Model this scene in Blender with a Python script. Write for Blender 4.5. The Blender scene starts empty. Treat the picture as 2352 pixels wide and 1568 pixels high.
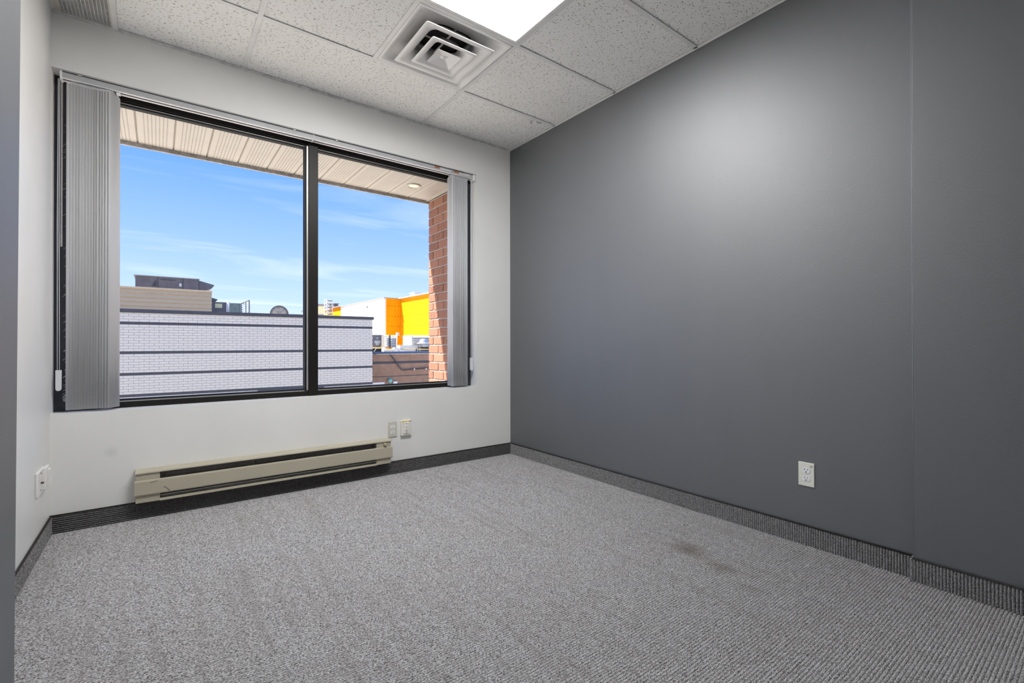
import bpy, bmesh, math, random
from mathutils import Matrix, Vector
random.seed(7)
scn = bpy.context.scene
col = scn.collection

# ------------------------------------------------------------------ camera
cam_d = bpy.data.cameras.new('camera')
cam = bpy.data.objects.new('camera', cam_d)
col.objects.link(cam)
cam_d.sensor_fit = 'HORIZONTAL'
cam_d.sensor_width = 36.0
cam_d.lens = 1079.2 / 2352 * 36.0
cam_d.clip_start = 0.02
cam_d.clip_end = 600
YAW, PIT, ROL = 0.6458, 0.0047, -0.0015
fw = Vector((math.sin(YAW), math.cos(YAW), 0)); rt = Vector((math.cos(YAW), -math.sin(YAW), 0)); up = Vector((0, 0, 1))
fw2 = fw * math.cos(PIT) + up * math.sin(PIT); up2 = -fw * math.sin(PIT) + up * math.cos(PIT)
rt3 = rt * math.cos(ROL) + up2 * math.sin(ROL); up3 = -rt * math.sin(ROL) + up2 * math.cos(ROL)
M = Matrix((rt3, up3, -fw2)).transposed().to_4x4()
M.translation = Vector((-2.4887, -3.3284, 0.9656))
cam.matrix_world = M
scn.camera = cam

# ------------------------------------------------------------------ exposure
scn.view_settings.view_transform = 'Standard'
scn.view_settings.look = 'None'
scn.view_settings.gamma = 1.0
scn.view_settings.use_curve_mapping = False
scn.view_settings.exposure = 0.0
LAMP = 31.0          # radiance of the ceiling light lens
SKY = 1.3
SUN = 13.0

# ------------------------------------------------------------------ sky
w = bpy.data.worlds.new('sky'); scn.world = w; w.use_nodes = True
nt = w.node_tree; nt.nodes.clear()
def wn(t, **k):
    n = nt.nodes.new(t)
    for a, b in k.items(): setattr(n, a, b)
    return n
out = wn('ShaderNodeOutputWorld'); bg = wn('ShaderNodeBackground'); bg.inputs['Strength'].default_value = SKY
tc = wn('ShaderNodeTexCoord'); sep = wn('ShaderNodeSeparateXYZ'); nt.links.new(tc.outputs['Generated'], sep.inputs[0])
ramp = wn('ShaderNodeValToRGB')
els = ramp.color_ramp.elements
els[0].position = 0.0; els[0].color = (0.68, 0.80, 1.10, 1)
els[1].position = 1.0; els[1].color = (0.06, 0.22, 0.80, 1)
for pos, c in ((0.09, (0.52, 0.69, 1.10, 1)), (0.19, (0.33, 0.53, 1.10, 1)), (0.33, (0.155, 0.37, 1.05, 1)), (0.55, (0.09, 0.28, 0.95, 1))):
    e = els.new(pos); e.color = c
nt.links.new(sep.outputs['Z'], ramp.inputs[0])
# cirrus: direction projected on a high flat layer, stretched noise
zz = wn('ShaderNodeMath', operation='MAXIMUM'); zz.inputs[1].default_value = 0.0; nt.links.new(sep.outputs['Z'], zz.inputs[0])
za = wn('ShaderNodeMath', operation='ADD'); za.inputs[1].default_value = 0.14; nt.links.new(zz.outputs[0], za.inputs[0])
dv = wn('ShaderNodeVectorMath', operation='DIVIDE'); nt.links.new(tc.outputs['Generated'], dv.inputs[0])
cmb = wn('ShaderNodeCombineXYZ')
for i in range(3): nt.links.new(za.outputs[0], cmb.inputs[i])
nt.links.new(cmb.outputs[0], dv.inputs[1])
mp = wn('ShaderNodeMapping'); mp.inputs['Rotation'].default_value = (0, 0, 0.5); mp.inputs['Scale'].default_value = (0.45, 1.7, 1.0); mp.inputs['Location'].default_value = (3.1, 0.4, 0)
nt.links.new(dv.outputs[0], mp.inputs[0])
nz = wn('ShaderNodeTexNoise'); nz.inputs['Scale'].default_value = 1.3; nz.inputs['Detail'].default_value = 8; nz.inputs['Roughness'].default_value = 0.55; nz.inputs['Distortion'].default_value = 0.6
nt.links.new(mp.outputs[0], nz.inputs['Vector'])
cr = wn('ShaderNodeValToRGB'); cr.color_ramp.elements[0].position = 0.48; cr.color_ramp.elements[0].color = (0, 0, 0, 1)
cr.color_ramp.elements[1].position = 0.78; cr.color_ramp.elements[1].color = (0.55, 0.55, 0.55, 1)
nt.links.new(nz.outputs['Fac'], cr.inputs[0])
mx = wn('ShaderNodeMix', data_type='RGBA'); nt.links.new(cr.outputs[0], mx.inputs['Factor']); nt.links.new(ramp.outputs[0], mx.inputs['A']); mx.inputs['B'].default_value = (0.92, 0.97, 1.0, 1)
nt.links.new(mx.outputs['Result'], bg.inputs['Color']); nt.links.new(bg.outputs[0], out.inputs[0])

# ------------------------------------------------------------------ sun
sd = bpy.data.lights.new('sun', 'SUN'); sd.energy = SUN; sd.angle = 0.0093; sd.color = (1.0, 0.93, 0.82)
sun = bpy.data.objects.new('sun', sd); col.objects.link(sun)
sun.rotation_euler = Vector((-2.5, 1.0, 3.36)).to_track_quat('Z', 'Y').to_euler()
sun.location = (-12, 6, 16)

# ================================================================== helpers
def place(o, parent):
    col.objects.link(o)
    if parent is not None:
        o.parent = parent
        if parent.type == 'EMPTY':
            o.matrix_parent_inverse = Matrix.Translation(parent.location).inverted()
    return o
def tag(o, label=None, cat=None, group=None, kind=None):
    if label: o['label'] = label
    if cat: o['category'] = cat
    if group: o['group'] = group
    if kind: o['kind'] = kind
    return o
def thing(name, loc, label, cat, group=None, kind=None):
    o = bpy.data.objects.new(name, None); o.empty_display_size = 0.05
    col.objects.link(o); o.location = loc
    return tag(o, label, cat, group, kind)
def link_mesh(name, me, mat, parent=None, smooth=False):
    if mat is not None: me.materials.append(mat)
    if smooth:
        for p in me.polygons: p.use_smooth = True
    return place(bpy.data.objects.new(name, me), parent)
def from_bm(name, bm, mat, parent=None, smooth=False):
    bmesh.ops.recalc_face_normals(bm, faces=bm.faces)
    me = bpy.data.meshes.new(name); bm.to_mesh(me); bm.free()
    return link_mesh(name, me, mat, parent, smooth)
def bm_box(bm, x0, x1, y0, y1, z0, z1, bevel=0.0, seg=2):
    vs = [bm.verts.new(p) for p in ((x0,y0,z0),(x1,y0,z0),(x1,y1,z0),(x0,y1,z0),(x0,y0,z1),(x1,y0,z1),(x1,y1,z1),(x0,y1,z1))]
    fs = [bm.faces.new([vs[i] for i in q]) for q in ((0,3,2,1),(4,5,6,7),(0,1,5,4),(1,2,6,5),(2,3,7,6),(3,0,4,7))]
    if bevel > 0:
        es = list({e for f in fs for e in f.edges})
        bmesh.ops.bevel(bm, geom=es, offset=bevel, segments=seg, profile=0.5, affect='EDGES')
def box(name, x0, x1, y0, y1, z0, z1, mat, parent=None, bevel=0.0, seg=2):
    bm = bmesh.new(); bm_box(bm, x0, x1, y0, y1, z0, z1, bevel, seg)
    return from_bm(name, bm, mat, parent)
def boxes(name, lst, mat, parent=None, bevel=0.0):
    bm = bmesh.new()
    for b in lst: bm_box(bm, *b, bevel=bevel)
    return from_bm(name, bm, mat, parent)
def bm_prism(bm, prof, axis, a0, a1):
    """closed profile (list of 2D) extruded along axis; 2D = remaining axes in order"""
    def P(q, a):
        if axis == 0: return (a, q[0], q[1])
        if axis == 1: return (q[0], a, q[1])
        return (q[0], q[1], a)
    v0 = [bm.verts.new(P(q, a0)) for q in prof]; v1 = [bm.verts.new(P(q, a1)) for q in prof]
    n = len(prof)
    for i in range(n): bm.faces.new((v0[i], v0[(i+1) % n], v1[(i+1) % n], v1[i]))
    bm.faces.new(v0[::-1]); bm.faces.new(v1)
def prism(name, prof, axis, a0, a1, mat, parent=None):
    bm = bmesh.new(); bm_prism(bm, prof, axis, a0, a1)
    return from_bm(name, bm, mat, parent)
def bm_tube(bm, pts, r, n=8, closed_ends=True):
    pts = [Vector(p) for p in pts]; rings = []
    for i, p in enumerate(pts):
        t = (pts[min(i+1, len(pts)-1)] - pts[max(i-1, 0)]).normalized()
        a = Vector((0, 0, 1)) if abs(t.z) < 0.9 else Vector((1, 0, 0))
        u = t.cross(a).normalized(); v = t.cross(u).normalized()
        rings.append([bm.verts.new(p + (u*math.cos(k*2*math.pi/n) + v*math.sin(k*2*math.pi/n))*r) for k in range(n)])
    for a, b in zip(rings, rings[1:]):
        for k in range(n): bm.faces.new((a[k], a[(k+1) % n], b[(k+1) % n], b[k]))
    if closed_ends:
        bm.faces.new(rings[0]); bm.faces.new(rings[-1])
def tube(name, pts, r, mat, parent=None, n=8):
    bm = bmesh.new(); bm_tube(bm, pts, r, n)
    return from_bm(name, bm, mat, parent, True)
def bm_lathe(bm, prof, c, axis='z', n=32):
    """prof = list of (r, h) around axis through c"""
    rings = []
    for r, h in prof:
        ring = []
        for k in range(n):
            a = 2*math.pi*k/n; x, y = r*math.cos(a), r*math.sin(a)
            if axis == 'z': p = (c[0]+x, c[1]+y, c[2]+h)
            elif axis == 'y': p = (c[0]+x, c[1]+h, c[2]+y)
            else: p = (c[0]+h, c[1]+x, c[2]+y)
            ring.append(bm.verts.new(p))
        rings.append(ring)
    for a, b in zip(rings, rings[1:]):
        for k in range(n): bm.faces.new((a[k], a[(k+1) % n], b[(k+1) % n], b[k]))
    if abs(prof[0][0]-prof[-1][0]) < 1e-9 and prof[0][0] > 1e-6:      # a ring: close the loop instead of capping
        a, b = rings[-1], rings[0]
        for k in range(n): bm.faces.new((a[k], a[(k+1) % n], b[(k+1) % n], b[k]))
    else:
        bm.faces.new(rings[0]); bm.faces.new(rings[-1])
def lathe(name, prof, c, mat, parent=None, axis='z', n=32, smooth=True):
    bm = bmesh.new(); bm_lathe(bm, prof, c, axis, n)
    o = from_bm(name, bm, mat, parent)
    if smooth:
        for p in o.data.polygons: p.use_smooth = len(p.vertices) == 4
    return o
def rsq(r, rad, cx, cy, z, seg=5):
    """rounded square outline, half width r, corner radius rad"""
    pts = []
    for qx, qy, a0 in ((1, 1, 0), (-1, 1, 90), (-1, -1, 180), (1, -1, 270)):
        for k in range(seg+1):
            a = math.radians(a0 + 90*k/seg)
            pts.append((cx+qx*(r-rad)+rad*math.cos(a), cy+qy*(r-rad)+rad*math.sin(a), z))
    return pts
def loft(name, loops, mat, parent=None, smooth=True, cap_last=False, thick=0.0):
    bm = bmesh.new(); rings = [[bm.verts.new(p) for p in L] for L in loops]
    n = len(loops[0])
    for a, b in zip(rings, rings[1:]):
        for k in range(n): bm.faces.new((a[k], a[(k+1) % n], b[(k+1) % n], b[k]))
    if cap_last: bm.faces.new(rings[-1])
    o = from_bm(name, bm, mat, parent, smooth)
    if thick:
        m = o.modifiers.new('shell', 'SOLIDIFY'); m.thickness = thick; m.offset = 0
    return o

# ================================================================== materials
class NB:
    def __init__(s, name):
        s.m = bpy.data.materials.new(name); s.m.use_nodes = True; s.t = s.m.node_tree
        s.b = s.t.nodes['Principled BSDF']; s.o = s.t.nodes['Material Output']
    def n(s, t, ins=None, **k):
        x = s.t.nodes.new(t)
        for a, b in k.items(): setattr(x, a, b)
        for a, b in (ins or {}).items():
            if isinstance(b, bpy.types.NodeSocket): s.t.links.new(b, x.inputs[a])
            else: x.inputs[a].default_value = b
        return x
    def l(s, a, b): s.t.links.new(a, b)
    def math(s, op, a, b=0.0, c=None):
        ins = {0: a, 1: b}
        if c is not None: ins[2] = c
        return s.n('ShaderNodeMath', ins, operation=op).outputs[0]
    def coords(s, scale=(1, 1, 1), rot=(0, 0, 0), loc=(0, 0, 0)):
        # object coordinates: every mesh is modelled in metres
        g = s.n('ShaderNodeTexCoord').outputs['Object']
        return s.n('ShaderNodeMapping', {'Vector': g, 'Scale': scale, 'Rotation': rot, 'Location': loc}).outputs[0]
    def noise(s, vec, scale, detail=3, rough=0.5, dist=0.0):
        return s.n('ShaderNodeTexNoise', {'Vector': vec, 'Scale': scale, 'Detail': detail, 'Roughness': rough, 'Distortion': dist}).outputs['Fac']
    def ramp(s, fac, stops):
        r = s.n('ShaderNodeValToRGB', {0: fac}); e = r.color_ramp.elements
        e[0].position = stops[0][0]; e[0].color = (*stops[0][1], 1)
        e[1].position = stops[-1][0]; e[1].color = (*stops[-1][1], 1)
        for p, c in stops[1:-1]:
            k = e.new(p); k.color = (*c, 1)
        return r.outputs[0]
    def mix(s, fac, a, b, mode='MIX'):
        x = s.n('ShaderNodeMix', data_type='RGBA', blend_type=mode)
        for k, v in (('Factor', fac), ('A', a), ('B', b)):
            if isinstance(v, bpy.types.NodeSocket): s.l(v, x.inputs[k])
            elif k == 'Factor': x.inputs[k].default_value = v
            else: x.inputs[k].default_value = (*v, 1)
        return x.outputs['Result']
    def bump(s, h, dist=0.001, strength=1.0):
        x = s.n('ShaderNodeBump', {'Height': h, 'Distance': dist, 'Strength': strength})
        s.l(x.outputs[0], s.b.inputs['Normal'])
    def set(s, base=None, rough=None, spec=None, metal=None):
        for k, v in (('Base Color', base), ('Roughness', rough), ('Specular IOR Level', spec), ('Metallic', metal)):
            if v is None: continue
            if isinstance(v, bpy.types.NodeSocket): s.l(v, s.b.inputs[k])
            else: s.b.inputs[k].default_value = (*v, 1) if k == 'Base Color' else v
        return s.m
def paint(name, c, rough=0.5, spec=0.5, metal=0.0, vary=0.06, scale=6.0, bump=0.0, bscale=250.0):
    b = NB(name); v = b.coords()
    f = b.noise(v, scale, 4)
    lo = tuple(x*(1-vary) for x in c); hi = tuple(min(1, x*(1+vary)) for x in c)
    b.set(b.ramp(f, [(0.3, lo), (0.7, hi)]), rough, spec, metal)
    if bump: b.bump(b.noise(v, bscale, 3), bump)
    return b.m

def carpet(name, k, along):
    """loop pile, yarn flecks stretched along the rows"""
    b = NB(name)
    sc = {'x': (0.45, 1, 1), 'z': (1, 1, 0.45)}[along]
    v = b.coords(sc)
    f1 = b.noise(v, 380, 2, 0.6); f2 = b.noise(v, 800, 2, 0.6); f3 = b.noise(b.coords(), 2.2, 4)
    f4 = b.noise(b.coords((22, 1.2, 1)), 1.0, 3)
    s = b.math('ADD', b.math('MULTIPLY', f1, 0.62), b.math('MULTIPLY', f2, 0.38))
    c = b.ramp(s, [(0.37, tuple(x*k for x in (0.05, 0.043, 0.040))), (0.45, tuple(x*k for x in (0.235, 0.22, 0.215))),
                   (0.52, tuple(x*k for x in (0.44, 0.435, 0.445))), (0.62, tuple(x*k for x in (0.68, 0.68, 0.70)))])
    c = b.mix(b.math('MULTIPLY', b.math('ABSOLUTE', b.math('SUBTRACT', f3, 0.5)), 0.5), c, (0.30*k, 0.26*k, 0.22*k))
    c = b.mix(b.math('MULTIPLY', b.math('MAXIMUM', b.math('SUBTRACT', f4, 0.52), 0.0), 1.6), c, (0.24*k, 0.215*k, 0.20*k))
    if along == 'x':     # brown spill marks in front of the grey wall
        for (sx, sy, r, a) in ((-0.49, -2.06, 0.10, 0.75), (-0.55, -2.25, 0.075, 0.5), (-0.62, -2.42, 0.05, 0.25)):
            d = b.n('ShaderNodeVectorMath', {0: b.coords((1.3, 1, 1)), 1: (sx*1.3, sy, 0)}, operation='DISTANCE').outputs['Value']
            d = b.math('ADD', d, b.math('MULTIPLY', b.noise(b.coords(), 30, 3), 0.09))
            m = b.n('ShaderNodeMapRange', {'Value': d, 'From Min': r+0.06, 'From Max': 0.03, 'To Min': 0, 'To Max': a}).outputs[0]
            c = b.mix(m, c, (0.16, 0.125, 0.085))
    b.set(c, 0.95, 0.15)
    b.bump(s, 0.006, 0.9)
    return b.m
M_CARPET = carpet('carpet_loop_pile', 1.18, 'x')
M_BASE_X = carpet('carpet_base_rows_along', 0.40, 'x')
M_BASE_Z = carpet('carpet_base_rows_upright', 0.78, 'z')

def wall_white():
    b = NB('white_wall_paint'); v = b.coords()
    f = b.noise(v, 3, 3)
    c = b.ramp(f, [(0.3, (0.79, 0.785, 0.765)), (0.7, (0.825, 0.82, 0.80))])
    d = b.n('ShaderNodeVectorMath', {0: v, 1: (-2.69, 0, 0.385)}, operation='DISTANCE').outputs['Value']
    m = b.n('ShaderNodeMapRange', {'Value': d, 'From Min': 0.035, 'From Max': 0.008, 'To Min': 0, 'To Max': 0.22}).outputs[0]
    c = b.mix(m, c, (0.45, 0.45, 0.46))
    b.set(c, 0.42, 0.45); b.bump(b.noise(v, 260, 3), 0.0006, 0.5)
    return b.m
M_WHITE = wall_white()
def wall_grey():
    b = NB('grey_satin_wall_paint'); v = b.coords()
    f = b.noise(b.coords((1, 1, 0.25)), 5, 4)
    c = b.ramp(f, [(0.3, (0.056, 0.060, 0.070)), (0.7, (0.063, 0.067, 0.078))])
    b.b.inputs['IOR'].default_value = 1.85
    b.set(c, 0.57, 1.0); b.bump(b.noise(v, 170, 4), 0.0010, 0.45)
    return b.m
M_GREY = wall_grey()
def tile_mat():
    b = NB('fissured_ceiling_tile'); v = b.coords()
    wv = b.n('ShaderNodeVectorMath', {0: v, 1: b.n('ShaderNodeVectorMath', {0: b.n('ShaderNodeTexNoise', {'Vector': v, 'Scale': 60.0, 'Detail': 2.0}).outputs['Color'], 1: (0.018, 0.018, 0)}, operation='MULTIPLY').outputs[0]}, operation='ADD').outputs[0]
    mpv = b.n('ShaderNodeMapping', {'Vector': wv, 'Scale': (44, 88, 1), 'Rotation': (0, 0, 0.9)}).outputs[0]
    vo = b.n('ShaderNodeTexVoronoi', {'Vector': mpv, 'Scale': 1.0}, voronoi_dimensions='2D')
    pick = b.math('GREATER_THAN', b.n('ShaderNodeSeparateColor', {0: vo.outputs['Color']}).outputs[0], 0.42)
    thr = b.math('MULTIPLY_ADD', b.n('ShaderNodeSeparateColor', {0: vo.outputs['Color']}).outputs[1], 0.13, 0.10)
    fis = b.math('MULTIPLY', b.math('LESS_THAN', vo.outputs['Distance'], thr), pick)
    vp = b.n('ShaderNodeTexVoronoi', {'Vector': v, 'Scale': 210.0}, voronoi_dimensions='2D')
    pin = b.math('MULTIPLY', b.math('LESS_THAN', vp.outputs['Distance'], 0.17), b.math('GREATER_THAN', b.n('ShaderNodeSeparateColor', {0: vp.outputs['Color']}).outputs[0], 0.35))
    c = b.ramp(b.noise(v, 2.5, 3), [(0.3, (0.90, 0.895, 0.875)), (0.7, (0.94, 0.935, 0.92))])
    c = b.mix(b.math('MULTIPLY', pin, 0.35), c, (0.42, 0.40, 0.37))
    c = b.mix(b.math('MULTIPLY', fis, 0.85), c, (0.30, 0.265, 0.235))
    b.set(c, 0.9, 0.2)
    b.bump(b.math('SUBTRACT', b.math('MULTIPLY', b.noise(v, 300, 2), 0.2), b.math('ADD', fis, b.math('MULTIPLY', pin, 0.4))), 0.0015, 0.6)
    return b.m
M_TILE = tile_mat()
M_TEE = paint('white_enamel_tee', (0.78, 0.78, 0.77), 0.35, 0.5)
M_ANGLE = paint('grey_wall_angle', (0.70, 0.70, 0.68), 0.45, 0.5, vary=0.2, scale=25)
M_ENAMEL = paint('white_enamel', (0.84, 0.83, 0.82), 0.32, 0.5, vary=0.03)
M_DARK = paint('dark_void', (0.012, 0.012, 0.013), 0.8, 0.2)
M_GRILLE = paint('pale_grey_grille', (0.76, 0.75, 0.73), 0.5, 0.4)
def lens_mat():
    b = NB('prismatic_light_lens'); v = b.coords()
    wv = b.n('ShaderNodeTexWave', {'Vector': v, 'Scale': 75.0}, wave_type='BANDS', bands_direction='X').outputs['Fac']
    b.set((0.9, 0.9, 0.9), 0.35)
    b.l(b.ramp(wv, [(0.0, (0.95, 0.955, 0.95)), (1.0, (0.99, 1.0, 0.995))]), b.b.inputs['Emission Color'])
    b.b.inputs['Emission Strength'].default_value = LAMP
    return b.m
M_LENS = lens_mat()
def bronze():
    b = NB('dark_bronze_frame'); v = b.coords()
    f = b.noise(v, 900, 2)
    b.set(b.ramp(f, [(0.4, (0.006, 0.0055, 0.005)), (0.7, (0.020, 0.017, 0.015))]), 0.45, 0.35, 0.2)
    return b.m
M_BRONZE = bronze()
M_GASKET = paint('black_gasket', (0.008, 0.008, 0.009), 0.6, 0.3)
M_ALU = paint('pale_aluminium', (0.62, 0.61, 0.58), 0.35, 0.5, 0.6)
M_JAMB = paint('blue_black_jamb', (0.035, 0.038, 0.048), 0.55, 0.4, vary=0.2)
M_SCRAPE = paint('white_paint_smear', (0.70, 0.70, 0.70), 0.6, 0.3)
def glass():
    b = NB('window_glass')
    tr = b.n('ShaderNodeBsdfTransparent', {'Color': (0.97, 0.985, 0.98, 1)})
    b.l(tr.outputs[0], b.o.inputs[0])
    return b.m
M_GLASS = glass()
def slat_mat():
    b = NB('white_vinyl_slat')
    b.set(b.ramp(b.noise(b.coords(), 6, 3), [(0.3, (0.85, 0.85, 0.86)), (0.7, (0.88, 0.88, 0.89))]), 0.4, 0.4)
    tl = b.n('ShaderNodeBsdfTranslucent', {'Color': (0.88, 0.88, 0.89, 1)})
    b.l(b.n('ShaderNodeMixShader', {0: 0.5, 1: b.b.outputs[0], 2: tl.outputs[0]}).outputs[0], b.o.inputs[0])
    return b.m
M_SLAT = slat_mat()
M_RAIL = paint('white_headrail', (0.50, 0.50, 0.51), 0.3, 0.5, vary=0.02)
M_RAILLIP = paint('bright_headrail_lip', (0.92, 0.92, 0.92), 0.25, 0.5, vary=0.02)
M_CHAIN = paint('beaded_chain_plastic', (0.70, 0.68, 0.64), 0.35, 0.5)
M_ORANGE = paint('orange_label', (0.62, 0.19, 0.04), 0.5, 0.4)
M_LABEL = paint('white_label', (0.75, 0.76, 0.78), 0.5, 0.4)
M_INK = paint('dark_ink', (0.05, 0.04, 0.035), 0.6, 0.2)
M_PLATE = paint('ivory_wall_plate', (0.78, 0.77, 0.69), 0.3, 0.5, vary=0.02)
M_PLATE2 = paint('almond_wall_plate', (0.62, 0.59, 0.52), 0.35, 0.5, vary=0.04)
M_PLATEW = paint('white_wall_plate', (0.82, 0.80, 0.77), 0.35, 0.5, vary=0.02)
M_RECEP = paint('white_receptacle', (0.84, 0.85, 0.86), 0.3, 0.5, vary=0.02)
M_SLOT = paint('dark_brown_slot', (0.09, 0.06, 0.035), 0.6, 0.3)
M_YELLOWTAPE = paint('yellowed_smear', (0.80, 0.58, 0.14), 0.5, 0.4, vary=0.25, scale=90)
M_BEIGE = paint('beige_heater_enamel', (0.47, 0.43, 0.33), 0.35, 0.5, vary=0.03)
M_FIN = paint('dark_heater_inside', (0.14, 0.125, 0.115), 0.5, 0.5, 0.3)
M_GALV = paint('grey_steel_inside', (0.50, 0.50, 0.47), 0.4, 0.5, 0.4)
M_KNOB = paint('tan_knob', (0.42, 0.34, 0.22), 0.35, 0.5)
M_BIND = paint('dark_binding', (0.035, 0.032, 0.030), 0.8, 0.2, vary=0.3, scale=60)
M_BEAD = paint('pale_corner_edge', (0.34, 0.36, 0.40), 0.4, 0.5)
M_RUST = paint('brown_water_mark', (0.30, 0.20, 0.10), 0.8, 0.2, vary=0.3, scale=80)

# ================================================================== the room
W, H, YR = 2.927, 2.676, -4.35
X0 = -W
SILL, HEAD, XJ = 0.609, 2.387, -0.352      # window opening
ROW1 = -0.586; S = 0.6096
TX = [X0, -2.675, -2.065, -0.846, 0.0]

def floor():
    bm = bmesh.new(); p = 0.0102; y = 0.0; prof = []
    while y > YR - 0.1:
        for k, z in ((0, -0.0046), (0.22, -0.0014), (0.5, 0.0), (0.78, -0.0014)):
            prof.append((y - k*p, z))
        y -= p
    a = [bm.verts.new((X0-0.15, q[0], q[1])) for q in prof]; b = [bm.verts.new((0.15, q[0], q[1])) for q in prof]
    for i in range(len(prof)-1): bm.faces.new((a[i], a[i+1], b[i+1], b[i]))
    bmesh.ops.recalc_face_normals(bm, faces=bm.faces)
    bm_box(bm, X0-0.15, 0.15, YR-0.1, 0.0, -0.12, -0.006)
    me = bpy.data.meshes.new('floor'); bm.to_mesh(me); bm.free()
    return tag(link_mesh('floor', me, M_CARPET), kind='structure')
floor()

wb = boxes('wall_back', [(X0-0.15, 0.15, 0, 0.25, -0.1, SILL), (X0-0.15, 0.15, 0, 0.25, HEAD, H+0.1), (XJ, 0.15, 0, 0.25, SILL, HEAD), (X0-0.15, X0, 0, 0.25, SILL, HEAD)], M_WHITE)
tag(wb, kind='structure')
# outer leaf so that the window wall is solid from outside
wr = box('wall_right', 0, 0.15, YR-0.1, 0, -0.1, H+0.1, M_GREY); tag(wr, kind='structure')
YS = -2.782
boxes('furred_panel', [(-0.032, 0.0, YR, YS, 0.0, H)], M_GREY, wr, 0.003)
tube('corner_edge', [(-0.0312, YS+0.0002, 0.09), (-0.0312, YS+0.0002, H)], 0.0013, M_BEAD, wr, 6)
wl = box('wall_left', X0-0.15, X0, YR-0.1, 0, -0.1, H+0.1, M_WHITE); tag(wl, kind='structure')
wf = box('wall_front', X0, 0, YR-0.1, YR, -0.1, H+0.1, M_WHITE); tag(wf, kind='structure')
# grey wall return beside the entrance, slightly out of plumb
bm = bmesh.new(); XE = -2.742
def ye(z): return -1.835 + 0.026*z
vs = [bm.verts.new(p) for p in ((X0, YR, 0), (XE, YR, 0), (XE, ye(0), 0), (X0, ye(0), 0), (X0, YR, H), (XE, YR, H), (XE, ye(H), H), (X0, ye(H), H))]
for q in ((0,3,2,1), (4,5,6,7), (0,1,5,4), (1,2,6,5), (2,3,7,6), (3,0,4,7)): bm.faces.new([vs[i] for i in q])
we = from_bm('wall_entry', bm, M_GREY); tag(we, kind='structure')

# ---- carpet baseboards
BH = 0.0937
def ribbed(name, mat, along, a0, a1, face, sgn):
    """upright ribs: strip along y on plane x=face"""
    bm = bmesh.new(); p = 0.0102; prof = []
    y = a0
    while y > a1:
        for k, d in ((0, 0.005), (0.25, 0.009), (0.5, 0.0105), (0.75, 0.009)):
            prof.append((face + sgn*d, max(a1, y - k*p)))
        y -= p
    lo = [bm.verts.new((q[0], q[1], 0.0)) for q in prof]; hi = [bm.verts.new((q[0], q[1], BH-0.004)) for q in prof]
    for i in range(len(prof)-1): bm.faces.new((lo[i], lo[i+1], hi[i+1], hi[i]))
    o = from_bm(name, bm, mat); tag(o, kind='structure'); return o
br = ribbed('baseboard_right', M_BASE_Z, 'y', -0.01, YS+0.012, 0.0, -1)
tube('binding_edge', [(-0.006, 0, BH-0.003), (-0.006, YS+0.01, BH-0.003)], 0.0048, M_BIND, br, 8)
brn = ribbed('baseboard_entry', M_BASE_Z, 'y', YS+0.012, YR, -0.032, -1)
tube('binding_edge', [(-0.038, YS+0.012, BH-0.003), (-0.038, YR, BH-0.003)], 0.0048, M_BIND, brn, 8)
box('return_end', -0.043, 0.0, YS+0.001, YS+0.012, 0, BH, M_BASE_Z, brn, 0.003)
bl = ribbed('baseboard_left', M_BASE_Z, 'y', -0.01, -1.9, X0, 1)
tube('binding_edge', [(X0+0.006, 0, BH-0.003), (X0+0.006, -1.84, BH-0.003)], 0.0048, M_BIND, bl, 8)
bm = bmesh.new(); prof = []; z = 0.0
while z < BH-0.006:
    for k, d in ((0, 0.005), (0.25, 0.009), (0.5, 0.0105), (0.75, 0.009)): prof.append((-d, min(BH-0.004, z + k*0.0102)))
    z += 0.0102
nseg = 60
cols = []
for i in range(nseg+1):
    x = X0 + 0.006 + (W-0.012)*i/nseg
    cols.append([bm.verts.new((x, q[0], q[1])) for q in prof])
for a, b in zip(cols, cols[1:]):
    for i in range(len(prof)-1): bm.faces.new((a[i], a[i+1], b[i+1], b[i]))
bb = from_bm('baseboard_back', bm, M_BASE_X); tag(bb, kind='structure')
tube('binding_edge', [(X0, -0.006, BH-0.003), (0, -0.006, BH-0.003)], 0.0048, M_BIND, bb, 8)

# ---- suspended ceiling
ce = box('ceiling', X0-0.15, 0.15, YR-0.1, 0.25, H+0.11, H+0.16, M_DARK); tag(ce, kind='structure')
rows = [0.0, ROW1]
while rows[-1] > YR: rows.append(max(YR, rows[-1]-S))
def tile(x0, x1, y1, y0):
    g = 0.004
    o = box('ceiling_tile', -(x1-x0)/2+g, (x1-x0)/2-g, -(y1-y0)/2+g, (y1-y0)/2-g, 0, 0.014, M_TILE, ce)
    o.location = ((x0+x1)/2, (y0+y1)/2, H+0.0045)
    return o
for i in range(4):
    for j in range(len(rows)-1):
        x0, x1, y1, y0 = TX[i], TX[i+1], rows[j], rows[j+1]
        if y1-y0 < 0.02: continue
        if i == 0 and j == 0: continue                 # return grille
        if i == 2 and j == 1: x1 = -1.455              # diffuser takes the right half
        if i == 2 and j == 2: continue                 # light
        tile(x0, x1, y1, y0)
TW = 0.012
for x in TX[1:-1]:
    boxes('ceiling_tee', [(x-TW, x+TW, YR, 0, H-0.0015, H+0.0012), (x-0.001, x+0.001, YR, 0, H, H+0.03)], M_TEE, ce)
for j, y in enumerate(rows[1:-1]):
    for i in range(4):
        x0, x1 = TX[i]+ (0.0 if i == 0 else TW), TX[i+1] - (TW if i < 3 else 0)
        boxes('ceiling_tee', [(x0, x1, y-TW, y+TW, H-0.0012, H+0.0012), (x0, x1, y-0.001, y+0.001, H, H+0.03)], M_TEE, ce)
boxes('ceiling_tee', [(-1.455-TW, -1.455+TW, rows[2]+TW, rows[1]-TW, H-0.0012, H+0.0012)], M_TEE, ce)
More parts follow.
